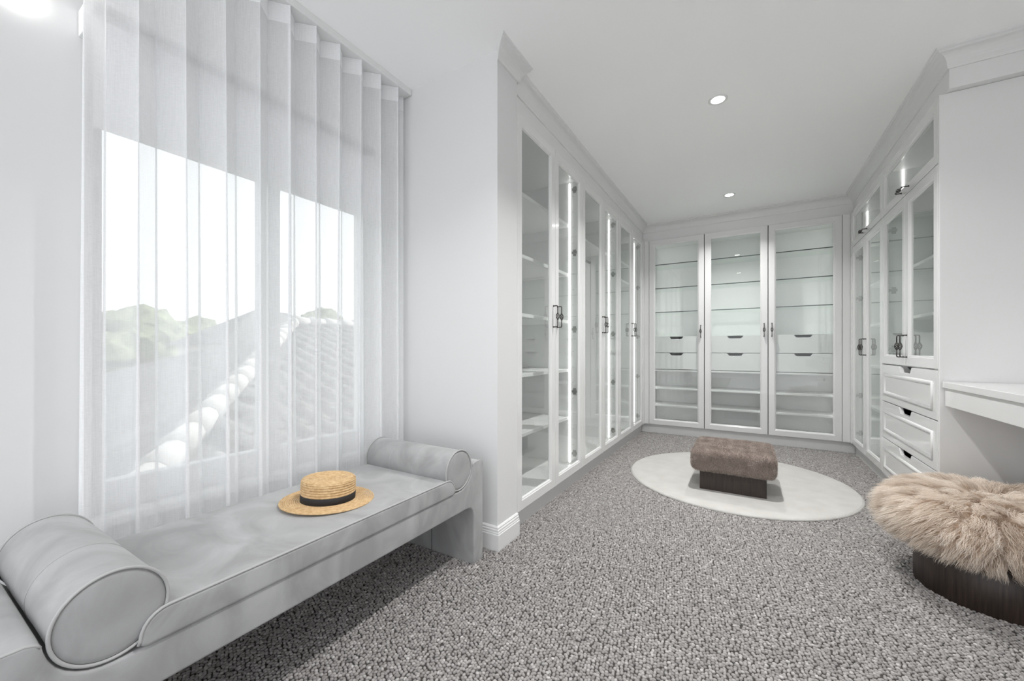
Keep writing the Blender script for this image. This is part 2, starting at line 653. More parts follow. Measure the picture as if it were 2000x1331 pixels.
def add_door(cab, x0, w, z0, h, handle=None, hinge_side=None, hinge_z=(), horizontal=False, st=STILE):
    """handle: local (x, z) of its middle inside the door"""
    v, f = door_frame_data(w, h, st)
    d = mesh_obj('door', v, f, gloss_white, cab)
    d.location = (x0, 0, z0)
    box('glass_pane', (st + .0005, 0.0135, st + .0005), (w - st - .0005, 0.0175, h - st - .0005), pane_glass, d)
    if handle:
        hd = part_copy('handle', HANDLE, d, (handle[0], 0, handle[1]), (0, PI / 2 if horizontal else 0, 0))
        hd['label'] = 'dark iron birdcage pull handle'
    for z in hinge_z:
        if hinge_side == 'hi':
            part_copy('hinge', HINGE, d, (w - 0.030, 0, z - z0))
        else:
            part_copy('hinge', HINGE, d, (0.030, 0, z - z0), (0, 0, 0), (-1, 1, 1))
    return d


def cutout_front_data(w, h, y0, y1, top_w=0.175, bot_w=0.115, dep=0.030):
    """drawer front with a scooped finger notch in the middle of its top edge"""
    c = w / 2
    pts = [(0, 0), (w, 0), (w, h), (c + top_w / 2, h)]
    for t in (0.15, 0.35, 0.6, 0.85, 1.0):
        s = t * t * (3 - 2 * t)
        pts.append((c + top_w / 2 + (bot_w - top_w) / 2 * t, h - dep * s))
    for t in (1.0, 0.85, 0.6, 0.35, 0.15):
        s = t * t * (3 - 2 * t)
        pts.append((c - top_w / 2 - (bot_w - top_w) / 2 * t, h - dep * s))
    pts += [(c - top_w / 2, h), (0, h)]
    return extrude_profile(pts, y0, y1, lambda a, b, t: (a, t, b))


def carcass(cab, w, depth, z0, z1, t=0.018, plinth=0.118, inset=0.046):
    y0 = DOORT + 0.002
    box('side_panel', (0, y0, z0), (t, depth, z1), carcass_white, cab)
    box('side_panel', (w - t, y0, z0), (w, depth, z1), carcass_white, cab)
    box('back_panel', (t, depth - 0.012, z0), (w - t, depth, z1), carcass_white, cab)
    box('bottom_panel', (t, y0, z0), (w - t, depth - 0.012, z0 + t), carcass_white, cab)
    box('top_panel', (t, y0, z1 - t), (w - t, depth - 0.012, z1), carcass_white, cab)
    box('plinth', (0, inset, 0.0), (w, inset + 0.016, plinth), satin_white, cab)


def light_strip(cab, x, y, z0, z1, side=-1, mat=None):
    """slim aluminium profile on a side panel, or an added fill strip; side: -1 panel at +x, +1 panel at -x"""
    a, b = (x - 0.007, x - 0.0005) if side < 0 else (x + 0.0005, x + 0.007)
    o = box('light_strip', (a, y, z0), (b, y + 0.006, z1), mat or led, cab)
    o['label'] = 'lit white strip light or added fill strip'
    return o


ZD0, ZD1 = 0.120, 2.490
T = 0.018
# ---- left run: three double-door wardrobes, local x runs along world +Y
left_labels = ['white glass-door wardrobe with five solid shelves next to the bay pier',
               'white glass-door wardrobe in the middle of the run along the window side',
               'white glass-door wardrobe of the window-side run closest to the back corner']
UW = 1.0725
for i in range(3):
    y0 = 2.004 + i * UW
    cab = empty('wardrobe', (-1.165, y0, 0), PI / 2)
    tag(cab, left_labels[i], 'wardrobe', 'glazed wardrobes on the window side')
    w, dep = UW - 0.001, 0.60
    carcass(cab, w, dep, ZD0, ZD1)
    dw = w / 2
    hz = [2.40, 1.88, 1.25, 0.74, 0.23]
    add_door(cab, 0.001, dw - 0.002, ZD0, ZD1 - ZD0, (dw - 0.034, 1.315 - ZD0), 'lo', hz)
    add_door(cab, dw + 0.001, dw - 0.002, ZD0, ZD1 - ZD0, (0.032, 1.315 - ZD0), 'hi', hz)
    light_strip(cab, w - T, 0.105, 0.15, 2.46)
    sy0 = 0.040 if i == 0 else 0.05
    zs = {0: [2.125, 1.715, 1.325, 0.925, 0.53], 1: [2.12], 2: [2.15, 1.93]}[i]
    for z in zs:
        box('shelf', (T + .0005, sy0 + (0.075 if i == 0 else 0.09), z - 0.025), (w - T - .0005, dep - 0.0125, z), carcass_white, cab, 0.002, 1)
    if i == 1:
        v, f = tube_data([(T + .001, 0.32, 2.03), (w - T - .001, 0.32, 2.03)], 0.0125, 12)
        mesh_obj('hanging_rail', v, f, hinge_metal, cab, True)
    if i == 2:
        v, f = tube_data([(T + .001, 0.32, 1.84), (w - T - .001, 0.32, 1.84)], 0.0125, 12)
        mesh_obj('hanging_rail', v, f, hinge_metal, cab, True)
    # rows of shelf-pin holes drilled in the far side panel
    pins = []
    for z in np.arange(0.30, 2.40, 0.128):
        for yy in (0.078,):
            vv, ff = lathe_data([(0.0028, 0), (0.0028, 0.0006)], 8)
            pins.append(([(w - T - c_, yy + a_, z + b_) for a_, b_, c_ in vv], ff))
    v, f = join(pins)
    tag(mesh_obj('pin_holes', v, f, gap_dark, cab), kind='stuff')
# corner fillers that close the two inner corners
fl = box('corner_filler', (-1.187, 5.2235, ZD0), (-1.165, 5.309, 2.494), satin_white)
tag(fl, 'narrow white filler strip in the window-side back corner', 'filler strip')
k_ = box('plinth', (-1.227, 5.2235, 0), (-1.211, 5.3555, 0.118), satin_white, fl)

# ---- back run: three single-door display units
back_labels = ['tall white glass-door display cabinet at the window-side end of the back wall',
               'tall white glass-door display cabinet in the centre of the back wall',
               'tall white glass-door display cabinet at the vanity-side end of the back wall']
XB = [-1.108, -0.4605, 0.189, 0.841]
DB = 0.44
for i in range(3):
    w = XB[i + 1] - XB[i]
    cab = empty('display_cabinet', (XB[i], 5.31, 0), 0)
    tag(cab, back_labels[i], 'cabinet', 'glazed display cabinets on the back wall')
    carcass(cab, w, DB, ZD0, ZD1)
    dw = w - 0.004
    hx = dw - 0.036 if i < 2 else 0.034
    if i == 1:
        hx = dw - 0.036
    add_door(cab, 0.002, dw, ZD0, ZD1 - ZD0, (hx, 1.307 - ZD0), 'lo' if i < 2 else 'hi', [2.40, 1.88, 1.25, 0.74, 0.23])
    for z in (2.183, 1.876, 1.568):
        g = box('glass_shelf', (T + .001, 0.060, z - 0.008), (w - T - .001, DB - 0.013, z), shelf_glass, cab)
        box('polished_edge', (T + .001, 0.0575, z - 0.0095), (w - T - .001, 0.0597, z + 0.0005), shelf_edge, g)
    # two scooped drawers under a glass top
    g = box('glass_shelf', (T + .001, 0.052, 1.252), (w - T - .001, DB - 0.013, 1.258), shelf_glass, cab)
    box('light_block_panel', (T + .001, 0.068, 1.2478), (w - T - .001, DB - 0.013, 1.2515), carcass_white, cab)  # added to block strip light so the top drawer notch stays dark
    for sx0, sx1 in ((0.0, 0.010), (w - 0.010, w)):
        box('gap_shade_strip', (sx0, 0.0213, ZD0), (sx1, 0.0226, ZD1), gap_dark, cab)  # dark strip in place of the shade deep in the door gap
    for z0_, z1_ in ((1.045, 1.247), (0.834, 1.040)):
        v, f = cutout_front_data(w - 2 * T - 0.006, z1_ - z0_, 0.048, 0.066)
        d = mesh_obj('drawer', v, f, carcass_white, cab)
        d.location = (T + 0.003, 0, z0_)
        boxes('drawer_tray', [((0.01, 0.068, 0.01), (w - 2 * T - 0.016, 0.40, 0.020)),
                              ((0.01, 0.068, 0.02), (0.022, 0.40, z1_ - z0_ - 0.045)),
                              ((w - 2 * T - 0.028, 0.068, 0.02), (w - 2 * T - 0.016, 0.40, z1_ - z0_ - 0.045)),
                              ((0.022, 0.388, 0.02), (w - 2 * T - 0.028, 0.40, z1_ - z0_ - 0.045))], gap_dark, d)  # tray coloured near-black for the shade behind the finger notch
    for z in (0.827, 0.597, 0.376):
        box('shelf', (T + .0005, 0.050, z - 0.022), (w - T - .0005, DB - 0.0125, z), carcass_white, cab, 0.002, 1)
    for xx, sd in ((T, 1), (w - T, -1)):  # added fill strips, hidden behind the stiles to brighten the interior
        light_strip(cab, xx, 0.026, 1.27, 2.46, sd, led_fill)
        light_strip(cab, xx, 0.026, 0.15, 0.79, sd, led_fill)
    if i == 2:
        light_strip(cab, w - T, 0.11, 1.262, 2.46)
        light_strip(cab, w - T, 0.11, 0.145, 0.800)
    if i == 0:
        light_strip(cab, T, 0.11, 1.262, 2.46, 1)
        light_strip(cab, T, 0.11, 0.145, 0.800, 1)
for nm_, a_, b_, lab in (('corner_filler', -1.1645, -1.1085, 'white filler strip left of the display cabinets in the back corner'),
                         ('corner_filler', 0.8415, 0.904, 'white filler strip right of the display cabinets in the back corner')):
    o = box(nm_, (a_, 5.31, ZD0), (b_, 5.33, 2.494), satin_white)
    tag(o, lab, 'filler strip')
    box('plinth', (a_ - (0.046 if a_ < 0 else 0), 5.356, 0), (b_ + (0 if a_ < 0 else 0.046), 5.372, 0.118), satin_white, o)

# ---- right run: local x runs along world -Y
ZL = 2.123          # joint between lower doors and lift-up doors


def right_unit(y_far, w, label, drawers):
    cab = empty('wardrobe', (0.905, y_far, 0), -PI / 2)
    tag(cab, label, 'wardrobe', 'glazed wardrobes on the vanity side')
    dep = 0.60
    carcass(cab, w, dep, ZD0, ZD1)
    dw = w / 2
    box('dividing_shelf', (T + .0005, 0.03, ZL - 0.012), (w - T - .0005, dep - 0.0125, ZL + 0.010), carcass_white, cab)
    box('gap_shade_strip', (0.0, 0.0213, ZL - 0.008), (w, 0.0226, ZL + 0.010), gap_dark, cab)  # dark strip painting the shade of the joint under the flap
    # lift-up flap
    add_door(cab, 0.001, w - 0.002, ZL + 0.002, ZD1 - ZL - 0.002, (w / 2, 0.036), None, (), True)
    zb = 0.972 if drawers else ZD0
    hz = [2.01, 1.545, 1.09] if drawers else [2.01, 1.60, 1.09, 0.62, 0.24]
    hzz = 1.105 - zb
    add_door(cab, 0.001, dw - 0.002, zb + 0.002, ZL - zb - 0.002, (dw - 0.034, hzz), 'lo', hz)
    add_door(cab, dw + 0.001, dw - 0.002, zb + 0.002, ZL - zb - 0.002, (0.034, hzz), 'hi', hz)
    light_strip(cab, T, 0.115, ZL + 0.012, 2.47, 1)
    if not drawers:
        light_strip(cab, T, 0.115, 0.145, ZL - 0.02, 1)
    zs = [1.70, 1.33] if drawers else [1.72, 1.33, 0.93, 0.53]
    for z in zs:
        box('shelf', (T + .0005, 0.12, z - 0.022), (w - T - .0005, dep - 0.0125, z), carcass_white, cab, 0.002, 1)
    if drawers:
        box('drawer_divider', (T + .0005, 0.14, zb - 0.020), (w - T - .0005, dep - 0.0125, zb - 0.002), carcass_white, cab)
        dh = (zb - 0.116) / 3
        for k in range(3):
            z0_ = 0.116 + k * dh
            hh = dh - 0.005
            ww = w - 0.010
            v, f = cutout_front_data(ww, hh, 0.0, DOORT, 0.250, 0.175, 0.040)
            d = mesh_obj('drawer', v, f, gloss_white, cab, bevel=0.0025, seg=2)
            d.location = (0.003, 0, z0_)
            # raised-and-fielded moulding of the drawer front
            mo = []
            ix, iz0, iz1 = 0.060, 0.050, 0.062
            prof = [(0.0, 0.001), (0.003, -0.006), (0.010, -0.009), (0.018, -0.007), (0.026, -0.002), (0.030, 0.001)]
            V, F = [], []
            for cx, cz, sx, sz in ((ix, iz0, 1, 1), (ww - ix, iz0, -1, 1), (ww - ix, hh - iz1, -1, -1), (ix, hh - iz1, 1, -1)):
                for a, y in prof:
                    V.append((cx + sx * a, y, cz + sz * a))
            mm = len(prof)
            for c in range(4):
                e = (c + 1) % 4
                for q in range(mm):
                    q2 = (q + 1) % mm
                    F.append((c * mm + q, c * mm + q2, e * mm + q2, e * mm + q))
            mesh_obj('panel_moulding', V, F, gloss_white, d, True)
            boxes('drawer_tray', [((0.03, DOORT + 0.003, 0.012), (ww - 0.03, 0.50, 0.022)),
                                  ((0.03, DOORT + 0.003, 0.022), (0.042, 0.50, hh - 0.06)),
                                  ((ww - 0.042, DOORT + 0.003, 0.022), (ww - 0.03, 0.50, hh - 0.06)),
                                  ((0.042, 0.488, 0.022), (ww - 0.042, 0.50, hh - 0.06))], gap_dark, d)  # near-black colour gives the notches their inner shade
    return cab


right_unit(5.247, 1.064, 'tall white glass-door wardrobe in the back corner on the vanity side', False)
near_cab = right_unit(4.1825, 1.074, 'white wardrobe with glass doors over three scooped drawers beside the vanity', True)
# end panel that faces the room
o = box('end_panel', (-0.002 + 1.0755, 0.0, 0.0), (1.0935, 0.62, 2.493), gloss_white, near_cab, 0.003)
fl = box('corner_filler', (0.905, 5.248, ZD0), (0.927, 5.3085, 2.494), satin_white)
tag(fl, 'narrow white filler strip in the vanity-side back corner', 'filler strip')
box('plinth', (0.951, 5.248, 0), (0.967, 5.3555, 0.118), satin_white, fl)

# ---- floating vanity desk against the end panel
desk = empty('vanity_desk', (1.23, 2.2, 0.77))
tag(desk, 'white floating vanity desk meeting the wardrobe end panel behind the fur pouf', 'desk')
box('desk_top', (0.915 - 1.23, 1.35 - 2.2, 0.874 - 0.77), (1.555 - 1.23, 3.083 - 2.2, 0.908 - 0.77), gloss_white, desk, 0.003)
box('drawer_front', (0.925 - 1.23, 1.36 - 2.2, 0.776 - 0.77), (0.943 - 1.23, 3.082 - 2.2, 0.872 - 0.77), gloss_white, desk, 0.002)
box('desk_box', (0.944 - 1.23, 1.36 - 2.2, 0.780 - 0.77), (1.555 - 1.23, 3.082 - 2.2, 0.8735 - 0.77), satin_white, desk)

# ================================================================== DOWNLIGHTS
ring_v, ring_f = lathe_data([(0.040, -0.002), (0.052, -0.005), (0.056, -0.003), (0.057, 0.0), (0.040, 0.0)], 40, closed_top=False, closed_bottom=False)
lens_v, lens_f = lathe_data([(0.0405, -0.0015), (0.025, -0.003), (0.004, -0.0035)], 40, closed_bottom=False)


def downlight(x, y, label, power):
    e = empty('downlight', (x, y, H))
    tag(e, label, 'downlight', 'recessed ceiling downlights')
    mesh_obj('trim_ring', ring_v, ring_f, satin_white, e, True)
    mesh_obj('lens', lens_v, lens_f, lamp_lens, e, True)
    ld = bpy.data.lights.new('downlight_lamp', 'AREA')
    ld.shape = 'DISK'
    ld.size = 0.075
    ld.energy = power
    ld.color = (1.0, 0.993, 0.982)
    ld.spread = math.radians(125)
    lo = bpy.data.objects.new('lamp', ld)
    lo.location = (0, 0, -0.006)
    link(lo, e)
    return e


downlight(-0.17, 2.875, 'bright round recessed downlight in the ceiling above the white rug', 11)
downlight(-0.172, 4.707, 'round recessed downlight in the ceiling close to the back wall cabinets', 6.5)
downlight(-0.17, 1.04, 'round recessed downlight in the ceiling above the open carpet', 7.5)

# small round wall light beside the curtain
wlt = empty('wall_light', (XL, 0.263, 2.215))
tag(wlt, 'glowing round wall light high beside the curtain', 'wall light')
v, f = lathe_data([(0.034, 0.0), (0.034, 0.006), (0.033, 0.009)], 32)
mesh_obj('back_plate', [(z, x, y) for x, y, z in v], f, satin_white, wlt, True)
v, f = lathe_data([(0.039, 0.0095), (0.036, 0.017), (0.026, 0.023), (0.012, 0.026), (0.003, 0.027)], 32)
mesh_obj('diffuser', [(z, x, y) for x, y, z in v], f, lamp_lens, wlt, True)


# ================================================================== CURTAINS AND BLIND
trk = box('curtain_track', (-1.875, 0.33, H - 0.038), (-1.795, YN - 0.004, H - 0.0005), satin_white, None, 0.003)
tag(trk, 'white curtain track fixed to the ceiling over the sheer curtains', 'curtain track')


def curtain(name, ya, yb, label, phase, amp, xc=-1.832):
    pitch = 0.1305
    ntop = int(round((yb - ya) / pitch * 18))
    zs = [2.655, 2.60, 2.45, 2.2, 1.9, 1.6, 1.3, 1.0, 0.7, 0.4, 0.2, 0.02]
    lr = random.Random(int(ya * 100))
    wob = [lr.uniform(-1, 1) for _ in range(40)]

    def pos(t, z):
        y = ya + (yb - ya) * t
        ph = 2 * PI * (y - 0.475) / pitch + phase
        k = (y - 0.3) / pitch
        w0, fr = wob[int(k) % 40], k - int(k)
        w1 = wob[(int(k) + 1) % 40]
        w = w0 + (w1 - w0) * fr
        drop = (2.655 - z) / 2.6
        a = amp * (1 + 0.35 * w * drop)
        x = xc + a * math.sin(ph) + 0.010 * w * drop
        yy = y + 0.020 * math.sin(2 * ph) * (0.6 + 0.5 * drop) + 0.012 * w * drop
        return (x, yy, z)
    V, F = [], []
    for z in zs:
        for i in range(ntop + 1):
            V.append(pos(i / ntop, z))
    n1 = ntop + 1
    for j in range(len(zs) - 1):
        for i in range(ntop):
            F.append((j * n1 + i, j * n1 + i + 1, (j + 1) * n1 + i + 1, (j + 1) * n1 + i))
    c = mesh_obj(name, V, F, sheer, None, True, recalc=False)
    tag(c, label, 'curtain', 'sheer curtain panels')
    V, F = [], []
    for z in (2.660, 2.575):
        for i in range(ntop + 1):
            p = pos(i / ntop, z)
            V.append((p[0] + 0.0025, p[1], p[2]))
    for i in range(ntop):
        F.append((i, i + 1, n1 + i + 1, n1 + i))
    mesh_obj('heading_tape', V, F, tape, c, True, recalc=False)
    # stitched side hems
    for t0, t1 in ((0.0, 0.05), (0.95, 1.0)):
        V, F = [], []
        for z in zs:
            for i in range(7):
                p = pos(t0 + (t1 - t0) * i / 6, z)
                V.append((p[0] + 0.002, p[1], p[2]))
        for j in range(len(zs) - 1):
            for i in range(6):
                F.append((j * 7 + i, j * 7 + i + 1, (j + 1) * 7 + i + 1, (j + 1) * 7 + i))
        mesh_obj('side_hem', V, F, sheer, c, True, recalc=False)
    return c


curtain('sheer_curtain', 0.375, 1.045, 'sheer white curtain panel over the window half with the grey roof', 0.0, 0.036)
curtain('sheer_curtain', 1.022, 1.775, 'sheer white curtain panel over the window half next to the pier', 0.0, 0.040, -1.842)

bl = empty('roller_blind', (-1.925, 1.05, 2.20))
tag(bl, 'white roller blind half lowered behind the sheer curtains', 'blind')
v, f = tube_data([(-0.002, -0.640, 0), (-0.002, 0.630, 0)], 0.027, 20)
mesh_obj('roll', v, f, blind_mat, bl, True)
box('blind_fabric', (0.024, -0.63, -0.352), (0.0255, 0.62, 0.004), blind_mat, bl)
box('bottom_bar', (0.0205, -0.63, -0.362), (0.029, 0.62, -0.340), satin_white, bl, 0.003)
for y_ in (-0.652, 0.632):
    box('bracket', (-0.042, y_, -0.045), (0.030, y_ + 0.012, 0.045), satin_white, bl, 0.004)

# ================================================================== BENCH
BX0, BX1 = -1.742, -1.185     # back and front
BY = (0.294, 1.494)           # bolster axes
BZ, BR = 0.506, 0.094
bench = empty('bench', ((BX0 + BX1) / 2, 0.894, 0))
tag(bench, 'long grey velvet bench with low curved arms under the window', 'bench')


def bl_(x, y, z):
    return (x - (BX0 + BX1) / 2, y - 0.894, z)


def mirror(pts):
    return [(2 * 0.894 - y, z) for y, z in reversed(pts)]


half = [(1.606, 0.0), (1.686, 0.0), (1.686, 0.485), (1.682, 0.502), (1.670, 0.513), (1.655, 0.516), (1.618, 0.516), (1.604, 0.512), (1.597, 0.502)]
for k in range(1, 9):
    a = -k / 8 * PI / 2
    half.append((BY[1] + 0.102 * math.cos(a), BZ + 0.102 * math.sin(a)))
under = [(1.55, 0.301), (1.580, 0.295), (1.598, 0.278), (1.606, 0.250)]
prof = under + half + mirror(half) + mirror(under)
v, f = extrude_profile(prof, BX0, BX1, lambda a, b, t: bl_(t, a, b))
mesh_obj('frame', v, f, velvet, bench, False, 0.007, 3)
bench.children[-1].data.shade_smooth()
# seat cushion between the bolsters
cz0, cz1 = 0.4045, 0.478
ch = [(1.440, cz0), (1.455, cz0 + 0.008)]
for k in range(7):
    a = k / 6 * PI / 2
    ch.append((1.400 + 0.052 * math.cos(a), cz1 - 0.056 + 0.056 * math.sin(a)))
cprof = ch + mirror(ch)
v, f = extrude_profile(cprof, BX0 + 0.004, BX1 + 0.006, lambda a, b, t: bl_(t, a, b))
cush = mesh_obj('seat_cushion', v, f, velvet, bench, True, 0.008, 3)
edge = [bl_(BX1 + 0.003, a, b + 0.002) for a, b in ch[1:]] + [bl_(BX1 + 0.003, a, b + 0.002) for a, b in mirror(ch)[:-1]]
v, f = tube_data(edge, 0.0038, 8)
mesh_obj('piping', v, f, piping_mat, cush, True)
# piping on the arms and a seam down the inside of the leg
for sgn in (1, -1):
    arm = [(1.684, 0.488), (1.679, 0.503), (1.668, 0.512), (1.655, 0.5145), (1.618, 0.5145), (1.605, 0.510), (1.599, 0.501)]
    if sgn < 0:
        arm = mirror(arm)
    v, f = tube_data([bl_(BX1 - 0.003, a, b) for a, b in arm], 0.0034, 8)
    mesh_obj('piping', v, f, piping_mat, bench, True)
v, f = tube_data([bl_(-1.465, 1.6055, 0.004), bl_(-1.465, 1.6055, 0.255)], 0.0022, 6)
mesh_obj('seam', v, f, plain('seam_dark', (0.12, 0.12, 0.12), 0.8), bench, True)


def bolster(y, label):
    e = empty('bolster_cushion', ((BX0 + BX1) / 2, y, BZ))
    tag(e, label, 'cushion', 'bolsters on the bench')
    hl = (BX1 - BX0) / 2 - 0.004
    rr = [(0.012, -hl - 0.004), (BR * 0.5, -hl - 0.0035), (BR * 0.85, -hl - 0.001), (BR - 0.004, -hl + 0.002), (BR, -hl + 0.008)]
    body = rr + [(BR * (1 + 0.006 * math.sin(6 * t)), -hl + 0.02 + t * (2 * hl - 0.04)) for t in np.linspace(0, 1, 12)] + [(r, -z) for r, z in reversed(rr)]
    v, f = lathe_data(body, 56)
    mesh_obj('cover', [(z, x, y_) for x, y_, z in v], f, velvet, e, True)
    for s in (-1, 1):
        ring = [(s * (hl - 0.001), (BR + 0.0005) * math.cos(2 * PI * k / 56), (BR + 0.0005) * math.sin(2 * PI * k / 56)) for k in range(56)]
        v, f = tube_data(ring, 0.0036, 8, closed=True)
        mesh_obj('piping', v, f, piping_mat, e, True)
    for q in (-0.10, 0.06):
        ring = [(q, (BR + 0.0002) * math.cos(2 * PI * k / 56), (BR + 0.0002) * math.sin(2 * PI * k / 56)) for k in range(56)]
        v, f = tube_data(ring, 0.0009, 5, closed=True)
        mesh_obj('seam', v, f, piping_mat, e, True)
    return e


bolster(BY[0], 'round grey velvet bolster on the open-carpet end of the bench, closest to the viewer')
bolster(BY[1], 'round grey velvet bolster on the bench end beside the pier')

# ================================================================== STRAW HAT
hat = empty('straw_hat', (-1.452, 0.985, 0.480), math.radians(35))
hat.rotation_euler = (math.radians(-1.5), math.radians(2.0), math.radians(35))
tag(hat, 'flat-crowned woven straw hat with a black ribbon on the bench', 'hat')


def braid(points, bump=0.0016, per=4):
    """turn a smooth profile into coils of stitched braid"""
    out = []
    n = len(points)
    for i in range(n - 1):
        (r0, z0), (r1, z1) = points[i], points[i + 1]
        dx, dz = r1 - r0, z1 - z0
        L = math.hypot(dx, dz)
        nx, nz = -dz / L, dx / L
        for k in range(per):
            t = k / per
            o = bump * math.sin(PI * t)
            out.append((r0 + dx * t + nx * o, z0 + dz * t + nz * o))
    out.append(points[-1])
    return out


cr, ch_ = 0.100, 0.092
brim_pts = [(0.176 - (0.176 - cr) * k / 10, 0.0045 - 0.004 * (k / 10) * (1 - k / 10)) for k in range(11)]
brim_low = [(0.094, -0.0015), (0.174, 0.0005), (0.1765, 0.002)]
top = braid(brim_pts, -0.0030, 5)
v, f = lathe_data(brim_low + top, 96, 1.0, 0.93, closed_top=False, closed_bottom=False)
mesh_obj('brim', v, f, straw_attr, hat, True)
side = [(cr, 0.003 + (ch_ - 0.016) * k / 8) for k in range(9)]
rnd = [(cr - 0.012 + 0.012 * math.cos(a), ch_ - 0.013 + 0.012 * math.sin(a)) for a in (0.5, 1.0, PI / 2)]
lid = [((cr - 0.012) * (1 - k / 9), ch_ - 0.001 - 0.010 * math.sin(k / 9 * PI * 0.5)) for k in range(1, 10)]
crown_p = braid(side + rnd + lid[:-1], -0.0028, 5) + [(0.004, lid[-1][1])]
v, f = lathe_data(crown_p, 96, 1.0, 0.93, closed_bottom=False)
mesh_obj('crown', v, f, straw_attr, hat, True)
v, f = lathe_data([(cr + 0.0012, 0.005), (cr + 0.003, 0.006), (cr + 0.003, 0.033), (cr + 0.0012, 0.034)], 96, 1.0, 0.93, closed_top=False, closed_bottom=False)
rb = mesh_obj('ribbon_band', v, f, ribbon, hat, True)
rb['label'] = 'black ribbon band'

# ================================================================== RUG
RC, RR = (-0.108, 3.770), 0.815
rug = empty('rug', (RC[0], RC[1], 0.0))
tag(rug, 'round cream white plush rug on the grey carpet', 'rug')
v, f = lathe_data([(RR - 0.006, 0.001), (RR, 0.006), (RR, 0.012), (RR - 0.006, 0.018), (RR - 0.016, 0.0205), (0.6, 0.0215), (0.3, 0.0215), (0.01, 0.0215)], 120)
mesh_obj('pile', v, f, rug_mat, rug, True)
N = 9000
an = rng.uniform(0, 2 * PI, N)
zz = rng.uniform(0.003, 0.019, N)
rr_ = RR - 0.004 - 0.01 * (zz > 0.014)
root = np.stack([rr_ * np.cos(an), rr_ * np.sin(an), zz], 1)
dd = np.stack([np.cos(an), np.sin(an), rng.normal(0.15, 0.35, N)], 1) + rng.normal(0, 0.25, (N, 3))
dd = unit(dd)
d2 = unit(dd + np.array([0, 0, -0.35]))
tag(strands('edge_fibres', root, np.stack([dd, d2], 1), rng.uniform(0.006, 0.012, N), np.full(N, 0.0008), rng.uniform(0, 1, N), rug_fibre, rug), kind='stuff')

# ================================================================== SQUARE STOOL
ST = empty('footstool', (-0.105, 3.535, 0.0215))
tag(ST, 'square brown plush footstool with a dark wood base on the round rug', 'stool')
box('base', (-0.216, -0.198, 0.0), (0.216, 0.198, 0.150), wood, ST, 0.002)


def rounded_box_pts(hx, hy, hz, rad, nn):
    """points and normals of a rounded cushion, from a cube sphere"""
    V, F, idx = [], [], {}
    bm = bmesh.new()
    bmesh.ops.create_cube(bm, size=2)
    bmesh.ops.subdivide_edges(bm, edges=bm.edges[:], cuts=nn, use_grid_fill=True)
    pts = np.array([v_.co[:] for v_ in bm.verts])
    faces = [tuple(v_.index for v_ in f_.verts) for f_ in bm.faces]
    bm.verts.index_update()
    faces = [tuple(v_.index for v_ in f_.verts) for f_ in bm.faces]
    bm.free()
    hh = np.array([hx, hy, hz])
    p = pts * hh
    inner = np.clip(p, -(hh - rad), hh - rad)
    d = p - inner
    n = np.linalg.norm(d, axis=1, keepdims=True)
    nrm = np.where(n > 1e-9, d / np.maximum(n, 1e-9), 0)
    q = inner + nrm * np.minimum(n, rad) if rad > 0 else p
    return q, faces


CP, CF = rounded_box_pts(0.272, 0.260, 0.082, 0.042, 22)
# a softly crowned top
CP[:, 2] += np.where(CP[:, 2] > 0, 0.012 * np.cos(CP[:, 0] / 0.274 * PI / 2) * np.cos(CP[:, 1] / 0.262 * PI / 2), 0)
CP[:, 2] += 0.146 + 0.083
cu = mesh_obj('cushion', [tuple(p) for p in CP], CF, plush_base, ST, True)


def scatter(me, n):
    me.calc_loop_triangles()
    tv = np.zeros(len(me.loop_triangles) * 3, dtype=np.int32)
    me.loop_triangles.foreach_get('vertices', tv)
    tv = tv.reshape(-1, 3)
    co = np.zeros(len(me.vertices) * 3)
    me.vertices.foreach_get('co', co)
    co = co.reshape(-1, 3)
    no = np.zeros(len(me.vertices) * 3)
    me.vertices.foreach_get('normal', no)
    no = no.reshape(-1, 3)
    a, b, c = co[tv[:, 0]], co[tv[:, 1]], co[tv[:, 2]]
    ar = np.linalg.norm(np.cross(b - a, c - a), axis=1)
    pick = rng.choice(len(tv), n, p=ar / ar.sum())
    u, w = rng.uniform(0, 1, n), rng.uniform(0, 1, n)
    fl_ = u + w > 1
    u[fl_], w[fl_] = 1 - u[fl_], 1 - w[fl_]
    p = a[pick] + (b - a)[pick] * u[:, None] + (c - a)[pick] * w[:, None]
    nn = unit(no[tv[pick, 0]] * (1 - u - w)[:, None] + no[tv[pick, 1]] * u[:, None] + no[tv[pick, 2]] * w[:, None])
    return p, nn


def smooth_noise(p, scale, seed):
    """cheap smooth 3D noise from a few random waves"""
    r = np.random.default_rng(seed)
    out = np.zeros(len(p))
    for k in range(10):
        d = r.normal(0, 1, 3)
        d /= np.linalg.norm(d)
        out += np.sin(p @ d * scale * r.uniform(0.6, 1.8) * 2 * PI + r.uniform(0, 6.28))
    return out / 10


P_, N_ = scatter(cu.data, 60000)
t1 = np.stack([smooth_noise(P_, 9, 1), smooth_noise(P_, 9, 2), smooth_noise(P_, 9, 3)], 1)
lean = unit(N_ + t1 * 1.3 + rng.normal(0, 0.35, P_.shape))
lean = unit(lean + N_ * np.maximum(0, 0.25 - (lean * N_).sum(1))[:, None] * 1.2)
tone = np.clip(0.5 + 0.55 * smooth_noise(P_, 12, 5) + rng.normal(0, 0.22, len(P_)), 0, 1)
tag(strands('plush_pile', P_, np.stack([lean, unit(lean + t1 * 0.5)], 1), rng.uniform(0.008, 0.014, len(P_)), np.full(len(P_), 0.0011), tone, plush, ST), kind='stuff')

